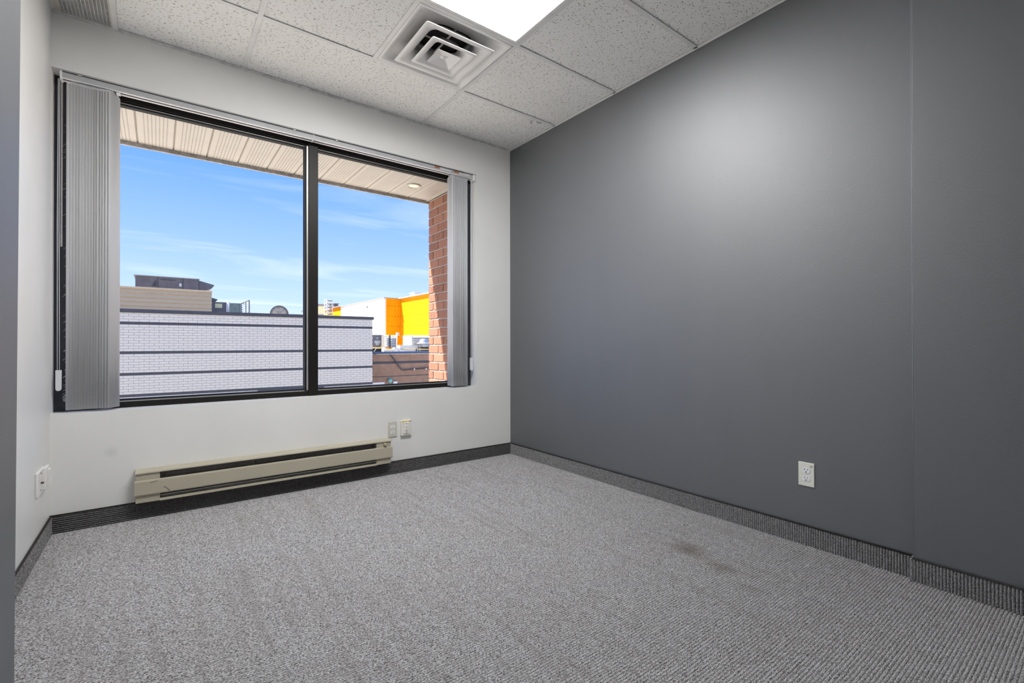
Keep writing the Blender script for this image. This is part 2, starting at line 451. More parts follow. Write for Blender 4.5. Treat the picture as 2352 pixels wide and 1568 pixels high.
boxes('wall_angle', [(X0, 0, -0.012, 0, H-0.001, H+0.001), (X0, 0, -0.0018, 0, H-0.001, H+0.02)], M_ANGLE, ce)
boxes('wall_angle', [(X0, 0, -0.0022, 0, H-0.011, H-0.001)], M_ANGLE, ce)
boxes('wall_angle', [(-0.014, 0, YR, 0, H-0.0012, H+0.001), (-0.002, 0, YR, 0, H-0.008, H)], M_TEE, ce)
boxes('wall_angle', [(X0, X0+0.014, YR, 0, H-0.0012, H+0.001)], M_ANGLE, ce)
# brown crack on the tile by the grey wall
tube('water_crack', [(-0.205, -0.550, H+0.001), (-0.190, -0.535, H+0.001), (-0.195, -0.520, H+0.001), (-0.178, -0.508, H+0.001), (-0.170, -0.515, H+0.001)], 0.0016, M_RUST, ce, 5)
tube('water_crack', [(-0.160, -0.560, H+0.001), (-0.148, -0.548, H+0.001), (-0.128, -0.552, H+0.001), (-0.115, -0.565, H+0.001)], 0.0018, M_RUST, ce, 5)

# ---- window
w1 = thing('window_1', (-1.64, 0.1, SILL), None, None, kind='structure')
YF, YB = 0.10, 0.155
boxes('window_frame', [(X0+0.001, XJ-0.001, YF, YB, SILL+0.0005, SILL+0.033), (X0+0.001, XJ-0.001, YF, YB, 2.335, HEAD-0.0005),
      (-0.405, XJ-0.001, YF, YB, SILL, HEAD)], M_BRONZE, w1, 0.0015)
boxes('frame_jamb', [(X0+0.001, -2.868, YF-0.004, YB, SILL+0.0005, HEAD-0.001)], M_JAMB, w1, 0.001)
boxes('frame_jamb', [(-0.400, XJ-0.0005, YF-0.004, YB, SILL+0.0005, HEAD-0.001)], M_JAMB, w1, 0.001)
boxes('mullion', [(-1.662, -1.600, YF-0.012, YB, SILL+0.0005, HEAD-0.001)], M_BRONZE, w1, 0.002)
boxes('glazing_stop', [(-1.6715, -1.662, YF+0.004, YB, SILL+0.040, 2.335)], M_ALU, w1)
boxes('gasket', [(-1.684, -1.6715, YF+0.004, YB, SILL+0.036, 2.335)], M_GASKET, w1)
for x0, x1 in ((-2.868, -1.684), (-1.600, -0.405)):
    boxes('glazing_bead', [(x0, x1, YF+0.010, YB-0.01, SILL+0.033, SILL+0.0385)], M_ALU, w1)
    boxes('gasket', [(x0, x1, YF+0.018, YB, SILL+0.0385, SILL+0.047)], M_GASKET, w1)
    boxes('gasket', [(x0, x1, YF+0.018, YB, 2.318, 2.335)], M_GASKET, w1)
    boxes('glazing_bead', [(x0, x1, YF+0.012, YF+0.018, 2.327, 2.330)], M_ALU, w1)
    box('pane', x0, x1, 0.128, 0.134, SILL+0.040, 2.325, M_GLASS, w1)
random.seed(11)
bm = bmesh.new()
for i in range(80):       # smears of white paint on the left jamb
    t = random.random(); z = 0.66 + (t**2.2)*0.75 if i < 62 else random.uniform(1.3, 2.3)
    x = -2.8825 + random.uniform(-0.006, 0.007); l = random.uniform(0.004, 0.016); s = random.uniform(0.5, 1.4)
    d = 0.0022 if z < 1 else 0.0012
    v = [bm.verts.new(q) for q in ((x-l/2, YF-0.0046, z), (x+l/2, YF-0.0046, z+l*s), (x+l/2, YF-0.0046, z+l*s+d), (x-l/2, YF-0.0046, z+d))]
    bm.faces.new(v)
from_bm('paint_smear', bm, M_SCRAPE, w1)['kind'] = 'stuff'
boxes('paint_smear', [(-2.8755, -2.8725, YF-0.0048, YF-0.004, 0.632, 1.15)], M_SCRAPE, w1)

# ================================================================== ceiling fixtures
lt = thing('ceiling_light', (-1.455, -1.50, H), 'white recessed fluorescent ceiling light with ribbed lens behind the air diffuser', 'ceiling light')
lx0, lx1, ly0, ly1 = -2.065+0.0125, -0.846-0.0125, rows[3]+0.0125, rows[2]-0.0125
boxes('light_frame', [(lx0, lx1, ly0, ly0+0.018, H-0.001, H+0.02), (lx0, lx1, ly1-0.018, ly1, H-0.001, H+0.02), (lx0, lx0+0.018, ly0+0.018, ly1-0.018, H-0.001, H+0.02), (lx1-0.018, lx1, ly0+0.018, ly1-0.018, H-0.001, H+0.02)], M_ENAMEL, lt, 0.001)
box('light_lens', lx0+0.018, lx1-0.018, ly0+0.018, ly1-0.018, H+0.004, H+0.008, M_LENS, lt)
box('light_housing', lx0, lx1, ly0, ly1, H+0.021, H+0.10, M_ENAMEL, lt)

df = thing('air_diffuser', (-1.1505, -0.891, H), 'square white stepped air diffuser with nested cones in the ceiling', 'air vent')
cx, cy = -1.1505, -0.891
def L(r, rad, dz, dx=0, dy=0): return rsq(r, rad, cx+dx, cy+dy, H+dz)
loft('diffuser_pan', [L(0.2915, 0.003, -0.001), L(0.282, 0.012, -0.002), L(0.276, 0.02, -0.001), L(0.262, 0.03, 0.008), L(0.244, 0.05, 0.028), L(0.224, 0.06, 0.044), L(0.150, 0.10, 0.052), L(0.148, 0.10, 0.098)], M_ENAMEL, df, True, thick=0.001)
box('duct_box', cx-0.26, cx+0.26, cy-0.26, cy+0.26, H+0.0995, H+0.108, M_DARK, df)
loft('diffuser_cone', [L(0.217, 0.014, -0.019), L(0.213, 0.014, -0.022), L(0.192, 0.02, -0.018), L(0.164, 0.03, -0.006), L(0.146, 0.05, 0.012), L(0.138, 0.08, 0.050)], M_ENAMEL, df, True, thick=0.0012)
loft('diffuser_cone', [L(0.143, 0.010, -0.033), L(0.139, 0.010, -0.036), L(0.122, 0.02, -0.032), L(0.100, 0.025, -0.021), L(0.086, 0.04, -0.004), L(0.080, 0.055, 0.030)], M_ENAMEL, df, True, thick=0.0012)
bm = bmesh.new()
q = [bm.verts.new(p) for p in L(0.074, 0.006, -0.045)]
ap = bm.verts.new((cx+0.004, cy+0.004, H-0.020))
tp = [bm.verts.new(p) for p in L(0.074, 0.006, -0.0425)]; ap2 = bm.verts.new((cx+0.004, cy+0.004, H-0.0175))
n = len(q)
for k in range(n):
    bm.faces.new((q[k], q[(k+1) % n], ap)); bm.faces.new((tp[(k+1) % n], tp[k], ap2)); bm.faces.new((q[(k+1) % n], q[k], tp[k], tp[(k+1) % n]))
cone = from_bm('diffuser_centre', bm, M_ENAMEL, df)
lathe('fixing_plate', [(0.0, -0.0268), (0.020, -0.0268), (0.022, -0.0255), (0.022, -0.020), (0.0, -0.020)], (cx+0.002, cy+0.002, H), M_ENAMEL, df, n=24)
lathe('screw', [(0.0, -0.0285), (0.004, -0.0285), (0.005, -0.027), (0.0, -0.027)], (cx+0.002, cy+0.002, H), M_GRILLE, df, n=12)
boxes('cross_brace', [(cx-0.14, cx+0.14, cy-0.006, cy+0.006, H+0.052, H+0.056), (cx-0.006, cx+0.006, cy-0.14, cy+0.14, H+0.056, H+0.060)], M_GALV, df)

rg = thing('return_grille', (-2.80, -0.30, H), 'grey eggcrate return air grille in the ceiling corner above the window', 'air vent')
gx0, gx1, gy0, gy1 = X0+0.015, -2.675-0.0125, ROW1+0.0125, -0.013
boxes('grille_frame', [(gx0, gx0+0.022, gy0, gy1, H-0.001, H+0.012), (gx1-0.004, gx1, gy0, gy1, H-0.001, H+0.012), (gx0, gx1, gy0, gy0+0.004, H-0.001, H+0.012), (gx0, gx1, gy1-0.002, gy1, H, H+0.012)], M_PLATE2, rg)
x = gx0+0.022; p = 0.0152
while x < gx1-0.004:
    box('grille_bar', x-0.0011, x+0.0011, gy0+0.004, gy1, H+0.0005, H+0.011, M_GRILLE, rg); x += p
bm = bmesh.new(); y = gy1-0.006
while y > gy0: bm_box(bm, gx0+0.022, gx1-0.004, y-0.0010, y+0.0010, H+0.002, H+0.0105); y -= 0.0127
from_bm('grille_cross_bars', bm, M_GRILLE, rg)['kind'] = 'stuff'
box('plenum_shade', gx0, gx1, gy0, gy1, H+0.095, H+0.10, M_DARK, rg)

# ================================================================== vertical blinds
def slat_mesh(name, w0=0.089, z0=0.622, z1=2.345, curve=0.0035, cut=True):
    bm = bmesh.new(); n = 8; t = 0.0009
    A = []; B = []
    for k in range(n+1):
        u = k/n; y = (u-0.5)*w0; x = curve*(1-(2*u-1)**2)
        A.append((x-t, y)); B.append((x+t, y))
    prof = A + B[::-1]
    def zt(y): return z1
    v0 = [bm.verts.new((q[0], q[1], z0)) for q in prof]
    v1 = [bm.verts.new((q[0], q[1], z1 - (0.016 if cut and abs(q[1]) > 0.03 else 0.0))) for q in prof]
    m = len(prof)
    for i in range(m): bm.faces.new((v0[i], v0[(i+1) % m], v1[(i+1) % m], v1[i]))
    bm.faces.new(v0[::-1]); bm.faces.new(v1)
    bmesh.ops.recalc_face_normals(bm, faces=bm.faces)
    me = bpy.data.meshes.new(name); bm.to_mesh(me); bm.free(); me.materials.append(M_SLAT)
    for pl in me.polygons: pl.use_smooth = len(pl.vertices) == 4 and pl.index % (m) not in (n, m-1)
    return me
SL = slat_mesh('slat')
def blind(x0, x1, label):
    b = thing('vertical_blind', ((x0+x1)/2, 0.04, 2.35), label, 'window blind')
    r = boxes('headrail', [(x0, x1, 0.020, 0.024, 2.352, 2.385), (x0, x1, 0.020, 0.062, 2.381, 2.385), (x0, x1, 0.058, 0.062, 2.352, 2.385)], M_RAIL, b, 0.0008)
    boxes('headrail_lip', [(x0, x1, 0.0185, 0.028, 2.349, 2.3525), (x0, x1, 0.050, 0.0635, 2.349, 2.3525)], M_RAILLIP, r)
    boxes('headrail_channel', [(x0+0.002, x1-0.002, 0.027, 0.055, 2.360, 2.364)], M_GALV, r)
    return b, r
vb1, r1 = blind(-2.888, -1.6475, 'white vertical blind gathered at the left end of the window')
vb2, r2 = blind(-1.6445, -0.362, 'white vertical blind gathered at the right end by the brick pier')
def slat(par, x, ang, dy=0.0):
    o = place(bpy.data.objects.new('slat', SL), par)
    o.location = (x, 0.040+dy, 0); o.rotation_euler = (0, 0, math.radians(ang)); return o
for k in range(15):
    a = 27 if k == 14 else 73 - 41*max(0.0, (k-8)/6) + random.uniform(-1, 1)
    slat(vb1, -2.872 + 0.0445*math.sin(math.radians(a)) + 0.0121*k + (0 if k in (0, 14) else random.uniform(-0.0012, 0.0012)), -a, (0.0 if k == 14 else -0.005) + random.uniform(-0.0006, 0.0006))
for k in range(14):
    slat(vb2, -0.582 + 0.0103*k, 4 + random.uniform(-3.5, 3.5), random.uniform(-0.0015, 0.0015))
for par, x in ((vb1, -2.819), (vb1, -1.769), (vb2, -1.496), (vb2, -0.45)):
    box('mounting_clip', x-0.009, x+0.009, 0.012, 0.021, 2.380, 2.3865, M_ALU, par, 0.0015)
boxes('end_cap', [(-2.897, -2.888, 0.016, 0.066, 2.343, 2.3865)], M_RAILLIP, vb1, 0.001)
boxes('end_cap', [(-0.375, -0.357, 0.010, 0.066, 2.338, 2.3865)], M_RAILLIP, vb2, 0.002)
boxes('end_cap', [(-1.6510, -1.6465, 0.015, 0.066, 2.3465, 2.3865)], M_RAILLIP, vb1, 0.001)
box('carrier', -2.674, -2.655, 0.030, 0.052, 2.338, 2.352, M_RAILLIP, vb1, 0.002)
# cord and bead chain with a weight, left
def cords(par, x, y, ztop, zw, dx, weight_w, chain):
    g = tube('pull_cord', [(x-dx, y, ztop), (x-dx*1.6, y, (ztop+zw)/2), (x-dx*1.2, y, zw)], 0.0016, M_LABEL, par, 6)
    tube('pull_cord', [(x+dx*0.3, y, ztop), (x, y, (ztop+zw)/2), (x+dx*0.9, y, zw)], 0.0016, M_LABEL, par, 6)
    prof = [(-weight_w/2, 0), (weight_w/2, 0)]
    pts = [(x-weight_w/2, zw), (x-weight_w/2, zw-0.095)] + [(x - weight_w/2*math.cos(a*math.pi/6), zw-0.095-0.012*math.sin(a*math.pi/6)) for a in range(1, 6)] + [(x+weight_w/2, zw-0.095), (x+weight_w/2, zw)]
    prism('cord_weight', pts, 1, y-0.007, y+0.007, M_LABEL, par)
    if chain:
        bm = bmesh.new(); z = ztop
        while z > 1.475:
            for dxx in (0.0072, 0.0112):
                bmesh.ops.create_icosphere(bm, subdivisions=1, radius=0.0023, matrix=Matrix.Translation((x+dxx, y, z)))
            z -= 0.0058
        from_bm('bead_chain', bm, M_CHAIN, par, True)['kind'] = 'stuff'
cords(vb1, -2.899, 0.025, 2.345, 0.832, 0.004, 0.022, True)
cords(vb2, -0.388, 0.025, 2.340, 0.848, 0.004, 0.024, False)
# orange warning stickers with pale labels beside them
for xa in (-0.734, -0.557):
    lb = box('warning_sticker', xa, xa+0.046, 0.0188, 0.0199, 2.366, 2.3785, M_ORANGE, vb2)
    boxes('sticker_print', [(xa+0.003, xa+0.043, 0.0186, 0.0189, 2.3735, 2.3765), (xa+0.004, xa+0.008, 0.0186, 0.0189, 2.3695, 2.3735)], M_INK, lb)
    l2 = box('paper_label', xa+0.047, xa+0.150, 0.0188, 0.0199, 2.363, 2.3785, M_LABEL, vb2)
    boxes('sticker_print', [(xa+0.051, xa+0.055, 0.0186, 0.0189, 2.3695, 2.3735), (xa+0.062, xa+0.135, 0.0186, 0.0189, 2.3712, 2.3720)], M_ORANGE, l2)

# ================================================================== wall plates
def T(o, mtx):
    o.data.transform(mtx); return o
def outlet(root_name, loc, rotz, label, mat, group=None, mark=False):
    """built facing -y at origin, then turned; plate 70 x 114 mm"""
    r = thing(root_name, loc, label, 'outlet', group)
    mt = Matrix.Translation(loc) @ Matrix.Rotation(rotz, 4, 'Z')
    T(boxes('cover_plate', [(-0.035, 0.035, -0.0055, 0.0, -0.057, 0.057)], mat, r, 0.0028), mt)
    for s in (0.0195, -0.0195):
        bm = bmesh.new()
        pts = []
        for k in range(24):
            a = 2*math.pi*k/24; pts.append((0.0172*math.cos(a), max(-0.0125, min(0.0125, 0.0172*math.sin(a)))+s))
        v0 = [bm.verts.new((q[0], -0.0075, q[1])) for q in pts]; v1 = [bm.verts.new((q[0], -0.004, q[1])) for q in pts]
        for k in range(24): bm.faces.new((v0[k], v0[(k+1) % 24], v1[(k+1) % 24], v1[k]))
        bm.faces.new(v0); bm.faces.new(v1)
        f = from_bm('receptacle', bm, M_RECEP, r); 
        T(f, mt)
        T(boxes('slot', [(-0.0075, -0.0050, -0.0079, -0.007, s+0.000, s+0.0085), (0.0050, 0.0072, -0.0079, -0.007, s+0.001, s+0.0080), (-0.0025, 0.0025, -0.0079, -0.007, s-0.0095, s-0.0045)], M_SLOT, f), mt)
    T(lathe('screw', [(0, -0.0066), (0.0028, -0.0064), (0.0032, -0.005), (0, -0.005)], (0, 0, 0), M_ALU, r, 'y', 12), mt)
    if mark:   # hand-written circuit number near the corner
        cu = bpy.data.curves.new('txt', 'FONT'); cu.body = '15'; cu.size = 0.0125; cu.extrude = 0.0002; cu.shear = 0.35
        to = bpy.data.objects.new('txt', cu); col.objects.link(to)
        dg = bpy.context.evaluated_depsgraph_get(); me = bpy.data.meshes.new_from_object(to.evaluated_get(dg))
        bpy.data.objects.remove(to); bpy.data.curves.remove(cu)
        me.transform(mt @ Matrix.Translation((0.0135, -0.0057, 0.0365)) @ Matrix.Rotation(math.pi/2, 4, 'X'))
        link_mesh('number', me, M_SLOT, r)
    return r
outlet('wall_outlet', (0.0, -2.375, 0.337), math.pi/2*-1, 'ivory duplex outlet on the grey wall', M_PLATE, mark=True)
outlet('wall_outlet', (-1.096, 0.0, 0.331), 0.0, 'almond duplex outlet on the white wall above the heater end', M_PLATE2)
th = thing('wall_control', (-0.9935, 0.0, 0.333), 'ivory rocker control box with yellowed top beside the almond outlet', 'wall switch')
boxes('back_box', [(-1.034, -0.953, -0.020, 0.0, 0.276, 0.390)], M_PLATE, th, 0.003)
boxes('rocker_plate', [(-1.017, -0.971, -0.0255, -0.019, 0.292, 0.376)], M_PLATEW, th, 0.0015)
pd = boxes('rocker', [(-1.004, -0.984, -0.030, -0.025, 0.316, 0.352)], M_PLATE, th, 0.0015)
for m_ in ((-1.000, -0.988, -0.0305, -0.0298, 0.340, 0.3415), (-1.006, -0.982, -0.0262, -0.0250, 0.3095, 0.311)): box('rocker_mark', *m_, M_KNOB, pd)
for z in (0.366, 0.302): lathe('screw', [(0, -0.0265), (0.003, -0.0262), (0.003, -0.025), (0, -0.025)], (-0.994, 0, z), M_SLOT, th, 'y', 12)
boxes('yellowed_patch', [(-1.028, -0.960, -0.0203, -0.0199, 0.380, 0.387), (-1.026, -1.008, -0.0204, -0.0199, 0.374, 0.383)], M_YELLOWTAPE, th)
lathe('screw', [(0, -0.0215), (0.0035, -0.021), (0.0035, -0.019), (0, -0.019)], (-0.9585, 0, 0.384), M_SLOT, th, 'y', 12)

ls = thing('light_switch', (X0, -0.27, 0.33), 'white double switch plate with a brown toggle low on the left wall', 'wall switch')
xx = X0
boxes('cover_plate', [(xx, xx+0.010, -0.365, -0.200, 0.277, 0.386)], M_PLATEW, ls, 0.003)
boxes('toggle', [(xx+0.009, xx+0.020, -0.303, -0.294, 0.326, 0.333)], M_SLOT, ls, 0.001)
for z in (0.373, 0.296): lathe('screw', [(0, 0.0115), (0.0035, 0.0112), (0.0035, 0.009), (0, 0.009)], (xx, -0.298, z), M_SLOT, ls, 'x', 12)
boxes('control_block', [(xx+0.009, xx+0.022, -0.262, -0.176, 0.287, 0.388)], M_PLATEW, ls, 0.003)
kb = boxes('control_cover', [(xx+0.021, xx+0.030, -0.232, -0.180, 0.296, 0.374)], M_PLATEW, ls, 0.002)
for z in (0.356, 0.345, 0.334, 0.323): box('button', xx+0.029, xx+0.033, -0.214, -0.198, z-0.003, z+0.003, M_RECEP, kb, 0.001)

# ================================================================== baseboard heater
ht = thing('baseboard_heater', (-1.855, 0.0, 0.095), 'long beige electric baseboard heater on the white wall under the window', 'heater')
hx0, hx1 = -2.587, -1.123; hy = -0.068
cap = [(0.0, 0.274), (-0.060, 0.2675), (-0.066, 0.2635), (-0.067, 0.2585), (-0.062, 0.2585), (-0.058, 0.263), (0.0, 0.269)]
prism('top_cap', cap, 0, hx0, hx1-0.006, M_BEIGE, ht)
box('back_plate', hx0+0.002, hx1-0.012, -0.004, 0.0, 0.098, 0.270, M_GALV, ht)
front = [(hy+0.006, 0.222), (hy, 0.219), (hy-0.002, 0.214), (hy-0.004, 0.146), (hy-0.002, 0.141), (hy+0.004, 0.139), (hy+0.004, 0.142), (hy+0.0, 0.147), (hy+0.002, 0.214), (hy+0.006, 0.219)]
fp = prism('front_panel', front, 0, hx0-0.002, hx1, M_BEIGE, ht)
tube('scratch', [(-2.461, hy-0.0042, 0.176), (-2.450, hy-0.0044, 0.168), (-2.441, hy-0.0046, 0.157), (-2.432, hy-0.0048, 0.147)], 0.0008, M_SLOT, fp, 5)
tube('scratch', [(-2.520, hy-0.0036, 0.2065), (-2.508, hy-0.0036, 0.2095), (-2.490, hy-0.0034, 0.2125)], 0.0008, M_SLOT, fp, 5)
for a, b in ((hx0+0.002, -2.478), (-1.240, hx1-0.009)):
    e = boxes('end_cover', [(a, b, -0.060, -0.002, 0.099, 0.262)], M_BEIGE, ht, 0.0015)
lip = [(hy+0.004, 0.098), (hy+0.006, 0.112), (hy+0.009, 0.112), (hy+0.008, 0.101), (0.0, 0.101), (0.0, 0.098)]
prism('bottom_lip', lip, 0, -2.479, -1.239, M_BEIGE, ht)
el = boxes('heating_element', [(-2.478, -1.240, -0.046, -0.018, 0.150, 0.205)], M_FIN, ht)
bm = bmesh.new(); x = -2.47
while x < -1.245: bm_box(bm, x, x+0.0012, -0.050, -0.014, 0.146, 0.212); x += 0.0105
from_bm('heating_fins', bm, M_GALV, ht)['kind'] = 'stuff'
df2 = prism('upper_baffle', [(-0.004, 0.262), (-0.030, 0.250), (-0.034, 0.226), (-0.030, 0.226), (-0.026, 0.247), (-0.004, 0.257)], 0, -2.478, -1.240, M_FIN, ht)
random.seed(3)
bm = bmesh.new()
for i in range(16): 
    x = -2.445 + i*0.075 + random.uniform(-0.02, 0.02); bm_box(bm, x, x+0.0028, -0.0352, -0.034, 0.2325, 0.2353)
from_bm('rivets', bm, M_ALU, df2)['kind'] = 'stuff'
for x in (-2.458, -2.0, -1.40, -1.262): lathe('hole', [(0, -0.0356), (0.0038, -0.0356), (0.0038, -0.034), (0, -0.034)], (x, 0, 0.2335), M_DARK, df2, 'y', 12)
prism('lower_baffle', [(-0.012, 0.102), (-0.012, 0.139), (-0.050, 0.128), (-0.050, 0.124), (-0.016, 0.134), (-0.016, 0.102)], 0, -2.478, -1.240, M_GALV, ht)
kn = lathe('thermostat_knob', [(0, -0.078), (0.009, -0.078), (0.0105, -0.075), (0.0125, -0.064), (0.0125, -0.060), (0, -0.060)], (-1.178, 0, 0.240), M_KNOB, ht, 'y', 20)
for m_ in ((-1.212, -1.200, -0.0605, -0.0598, 0.2275, 0.2282), (-1.158, -1.146, -0.0605, -0.0598, 0.2335, 0.2342)): box('dial_print', *m_, M_KNOB, ht)

# ================================================================== outside: materials
def soffit_mat():
    b = NB('perforated_soffit_metal'); v = b.coords()
    sx = b.n('ShaderNodeSeparateXYZ', {0: v})
    # seven rows of punched holes in the middle of each panel (panel-local x)
    P = 0.0205; Q = 0.0215
    ux = b.math('ABSOLUTE', b.math('SUBTRACT', b.math('FRACT', b.math('ADD', b.math('DIVIDE', sx.outputs[0], P), 0.5)), 0.5))
    uy = b.math('ABSOLUTE', b.math('SUBTRACT', b.math('FRACT', b.math('DIVIDE', sx.outputs[1], Q)), 0.5))
    d = b.math('SQRT', b.math('ADD', b.math('MULTIPLY', ux, ux), b.math('MULTIPLY', uy, uy)))
    hole = b.math('MULTIPLY', b.math('LESS_THAN', d, 0.185), b.math('LESS_THAN', b.math('ABSOLUTE', sx.outputs[0]), 3.4*P))
    c = b.ramp(b.noise(v, 4, 3), [(0.3, (0.60, 0.545, 0.48)), (0.7, (0.65, 0.595, 0.525))])
    c = b.mix(hole, c, (0.05, 0.045, 0.04))
    b.set(c, 0.5, 0.4); b.bump(b.math('MULTIPLY', hole, -1.0), 0.002, 0.6)
    return b.m
M_SOFFIT = soffit_mat()
M_GROOVE = paint('soffit_joint_metal', (0.40, 0.36, 0.31), 0.5, 0.4)
M_FASCIA = paint('weathered_fascia', (0.42, 0.405, 0.385), 0.6, 0.3, vary=0.3, scale=30)
def brick_mat():
    b = NB('red_wirecut_brick'); v = b.coords()
    oi = b.n('ShaderNodeObjectInfo').outputs['Random']
    f = b.math('ADD', b.math('MULTIPLY', b.noise(b.coords((1, 1, 0.5)), 75, 5, 0.75), 0.86), b.math('MULTIPLY', oi, 0.14))
    c = b.ramp(f, [(0.34, (0.15, 0.075, 0.058)), (0.47, (0.37, 0.175, 0.118)), (0.75, (0.49, 0.26, 0.18))])
    b.set(c, 0.85, 0.2); b.bump(b.noise(v, 160, 4), 0.004, 0.8)
    return b.m
M_BRICK = brick_mat()
M_MORTAR = paint('grey_mortar', (0.50, 0.46, 0.42), 0.9, 0.2, vary=0.12, scale=40)
M_WBRICK = paint('white_glazed_brick', (0.63, 0.60, 0.535), 0.45, 0.4, vary=0.02, scale=2)
M_WMORTAR = paint('pale_grey_joint', (0.38, 0.365, 0.34), 0.9, 0.2)
M_BAND = paint('charcoal_band', (0.058, 0.060, 0.072), 0.5, 0.4, vary=0.12)
M_TAN = paint('tan_metal_siding', (0.60, 0.47, 0.30), 0.45, 0.4, vary=0.03)
M_UNIT = paint('grey_rooftop_metal', (0.16, 0.15, 0.155), 0.55, 0.3, vary=0.12, scale=3)
M_UNITL = paint('taupe_rooftop_metal', (0.30, 0.275, 0.26), 0.55, 0.3, vary=0.08)
M_TEAL = paint('teal_coil_panel', (0.23, 0.30, 0.27), 0.4, 0.4, vary=0.15)
M_LOUVRE = paint('pale_louvre_metal', (0.84, 0.80, 0.73), 0.5, 0.3)
M_PIPEW = paint('pale_pipe', (0.60, 0.59, 0.56), 0.5, 0.3)
M_DISH = paint('beige_fan_disc', (0.52, 0.46, 0.38), 0.6, 0.3)
M_SHEATH = None
def sheath():
    b = NB('yellow_sheathing_board'); v = b.coords()
    sx = b.n('ShaderNodeSeparateXYZ', {0: v})
    h = b.math('ADD', sx.outputs[0], sx.outputs[1])
    u = b.math('ABSOLUTE', b.math('SUBTRACT', b.math('FRACT', b.math('DIVIDE', h, 0.40)), 0.5))
    z = b.math('ABSOLUTE', b.math('SUBTRACT', b.math('FRACT', b.math('DIVIDE', sx.outputs[2], 1.22)), 0.5))
    dot = b.math('MULTIPLY', b.math('LESS_THAN', u, 0.17), b.math('LESS_THAN', z, 0.055))
    f = b.noise(b.coords((0.6, 0.6, 0.35)), 2.2, 5, 0.6, 1.2)
    c = b.ramp(f, [(0.3, (0.86, 0.34, 0.002)), (0.7, (0.90, 0.41, 0.003))])
    c = b.mix(b.math('MULTIPLY', dot, 0.6), c, (0.40, 0.09, 0.0))
    b.set(c, 0.8, 0.15)
    return b.m
M_SHEATH = sheath()
M_MEMB = paint('white_wall_membrane', (0.85, 0.83, 0.79), 0.7, 0.3, vary=0.02)
M_BROWN = paint('brown_stucco', (0.34, 0.215, 0.145), 0.9, 0.15, vary=0.12, scale=5, bump=0.003, bscale=30)
M_COPING = paint('slate_blue_coping', (0.075, 0.105, 0.17), 0.5, 0.4)
M_ROOF = paint('roof_gravel', (0.45, 0.42, 0.38), 0.9, 0.2, vary=0.15, scale=3)
M_GAS = paint('yellow_gas_pipe', (0.80, 0.55, 0.16), 0.5, 0.4)
M_ALUM = paint('spun_aluminium', (0.60, 0.60, 0.60), 0.4, 0.5, 0.5)
M_GREENL = paint('green_lamp_globe', (0.22, 0.50, 0.40), 0.35, 0.5)
M_TEALGL = paint('blue_grey_glazing', (0.26, 0.38, 0.42), 0.1, 0.6)
M_SIGN = paint('white_sign', (0.75, 0.76, 0.72), 0.5, 0.3)
M_SIGNY = paint('yellow_sign_band', (0.85, 0.75, 0.10), 0.5, 0.3)
M_GROUND = paint('pale_bounce_ground', (0.60, 0.55, 0.48), 0.9, 0.2, vary=0.08, scale=0.6)  # unseen ground, made pale and warm to bounce sunlight onto soffit and ceiling
def warm():
    b = NB('warm_lamp_glow'); b.set((0.9, 0.8, 0.6), 0.4)
    b.l(b.ramp(b.noise(b.coords(), 12, 2), [(0.3, (1.0, 0.72, 0.34)), (0.7, (1.0, 0.78, 0.42))]), b.b.inputs['Emission Color']); b.b.inputs['Emission Strength'].default_value = 0.75
    return b.m
M_WARM = warm()

# ================================================================== outside: ground and own building
gd = box('ground', -60, 80, -12, 140, -3.8, -3.6, M_GROUND); tag(gd, kind='structure')
ow = thing('wall_outside', (-1.5, 0.2, -3.6), None, None, kind='structure')
boxes('lower_wall', [(-9, 9, YR-0.4, 0.25, -3.6, -0.13)], M_MORTAR, ow)
boxes('parapet_wall', [(-9, 9, YR-0.4, 0.25, H+0.18, 4.2)], M_MORTAR, ow)
boxes('facing_wall', [(-9, X0-0.16, 0.0, 0.25, -0.13, H+0.18), (0.16, 9, 0.0, 0.25, -0.13, H+0.18)], M_MORTAR, ow)

ZS, YO = 2.40, 0.945
ev = thing('eave', (-1.5, 0.6, ZS), 'cream perforated metal eave soffit with a grey fascia outside the window', 'soffit')
PW = 0.2068; xj = -2.606
bm = bmesh.new()
pw = PW/2 - 0.0065
bm_prism(bm, [(-pw, 0.0), (pw, 0.0), (pw+0.003, 0.006), (pw+0.003, 0.012), (-pw-0.003, 0.012), (-pw-0.003, 0.006)], 1, -(YO-0.26)/2, (YO-0.26)/2)
bmesh.ops.recalc_face_normals(bm, faces=bm.faces)
SP = bpy.data.meshes.new('soffit_panel'); bm.to_mesh(SP); bm.free(); SP.materials.append(M_SOFFIT)
k = -4
while xj + k*PW < -0.45:
    o = place(bpy.data.objects.new('soffit_panel', SP), ev); o.location = (xj + (k+0.5)*PW, (YO+0.26)/2, ZS); k += 1
xe = xj + k*PW
box('soffit_backing', xj-4*PW-1.0, 1.2, 0.256, YO, ZS+0.009, ZS+0.03, M_GROOVE, ev)
box('soffit_trim', -0.345, -0.3275, 0.256, YO, ZS-0.008, ZS+0.006, M_SOFFIT, ev)
box('fascia', xj-4*PW-1.0, 1.2, YO, YO+0.022, ZS-0.028, ZS+0.17, M_FASCIA, ev)
random.seed(5)
prism('gutter', [(YO+0.023, ZS+0.065), (YO+0.12, ZS+0.065), (YO+0.175, ZS+0.12), (YO+0.175, ZS+0.17), (YO+0.165, ZS+0.17), (YO+0.165, ZS+0.125), (YO+0.115, ZS+0.075), (YO+0.023, ZS+0.075)], 0, xj-4*PW-1.0, 1.2, M_FASCIA, ev)
boxes('roof_edge', [(xj-4*PW-1.0, 1.2, 0.256, YO+0.02, ZS+0.172, ZS+0.19)], M_FASCIA, ev)
dl = thing('recessed_downlight', (-0.638, 0.607, ZS), 'round recessed downlight glowing warm in the soffit', 'downlight')
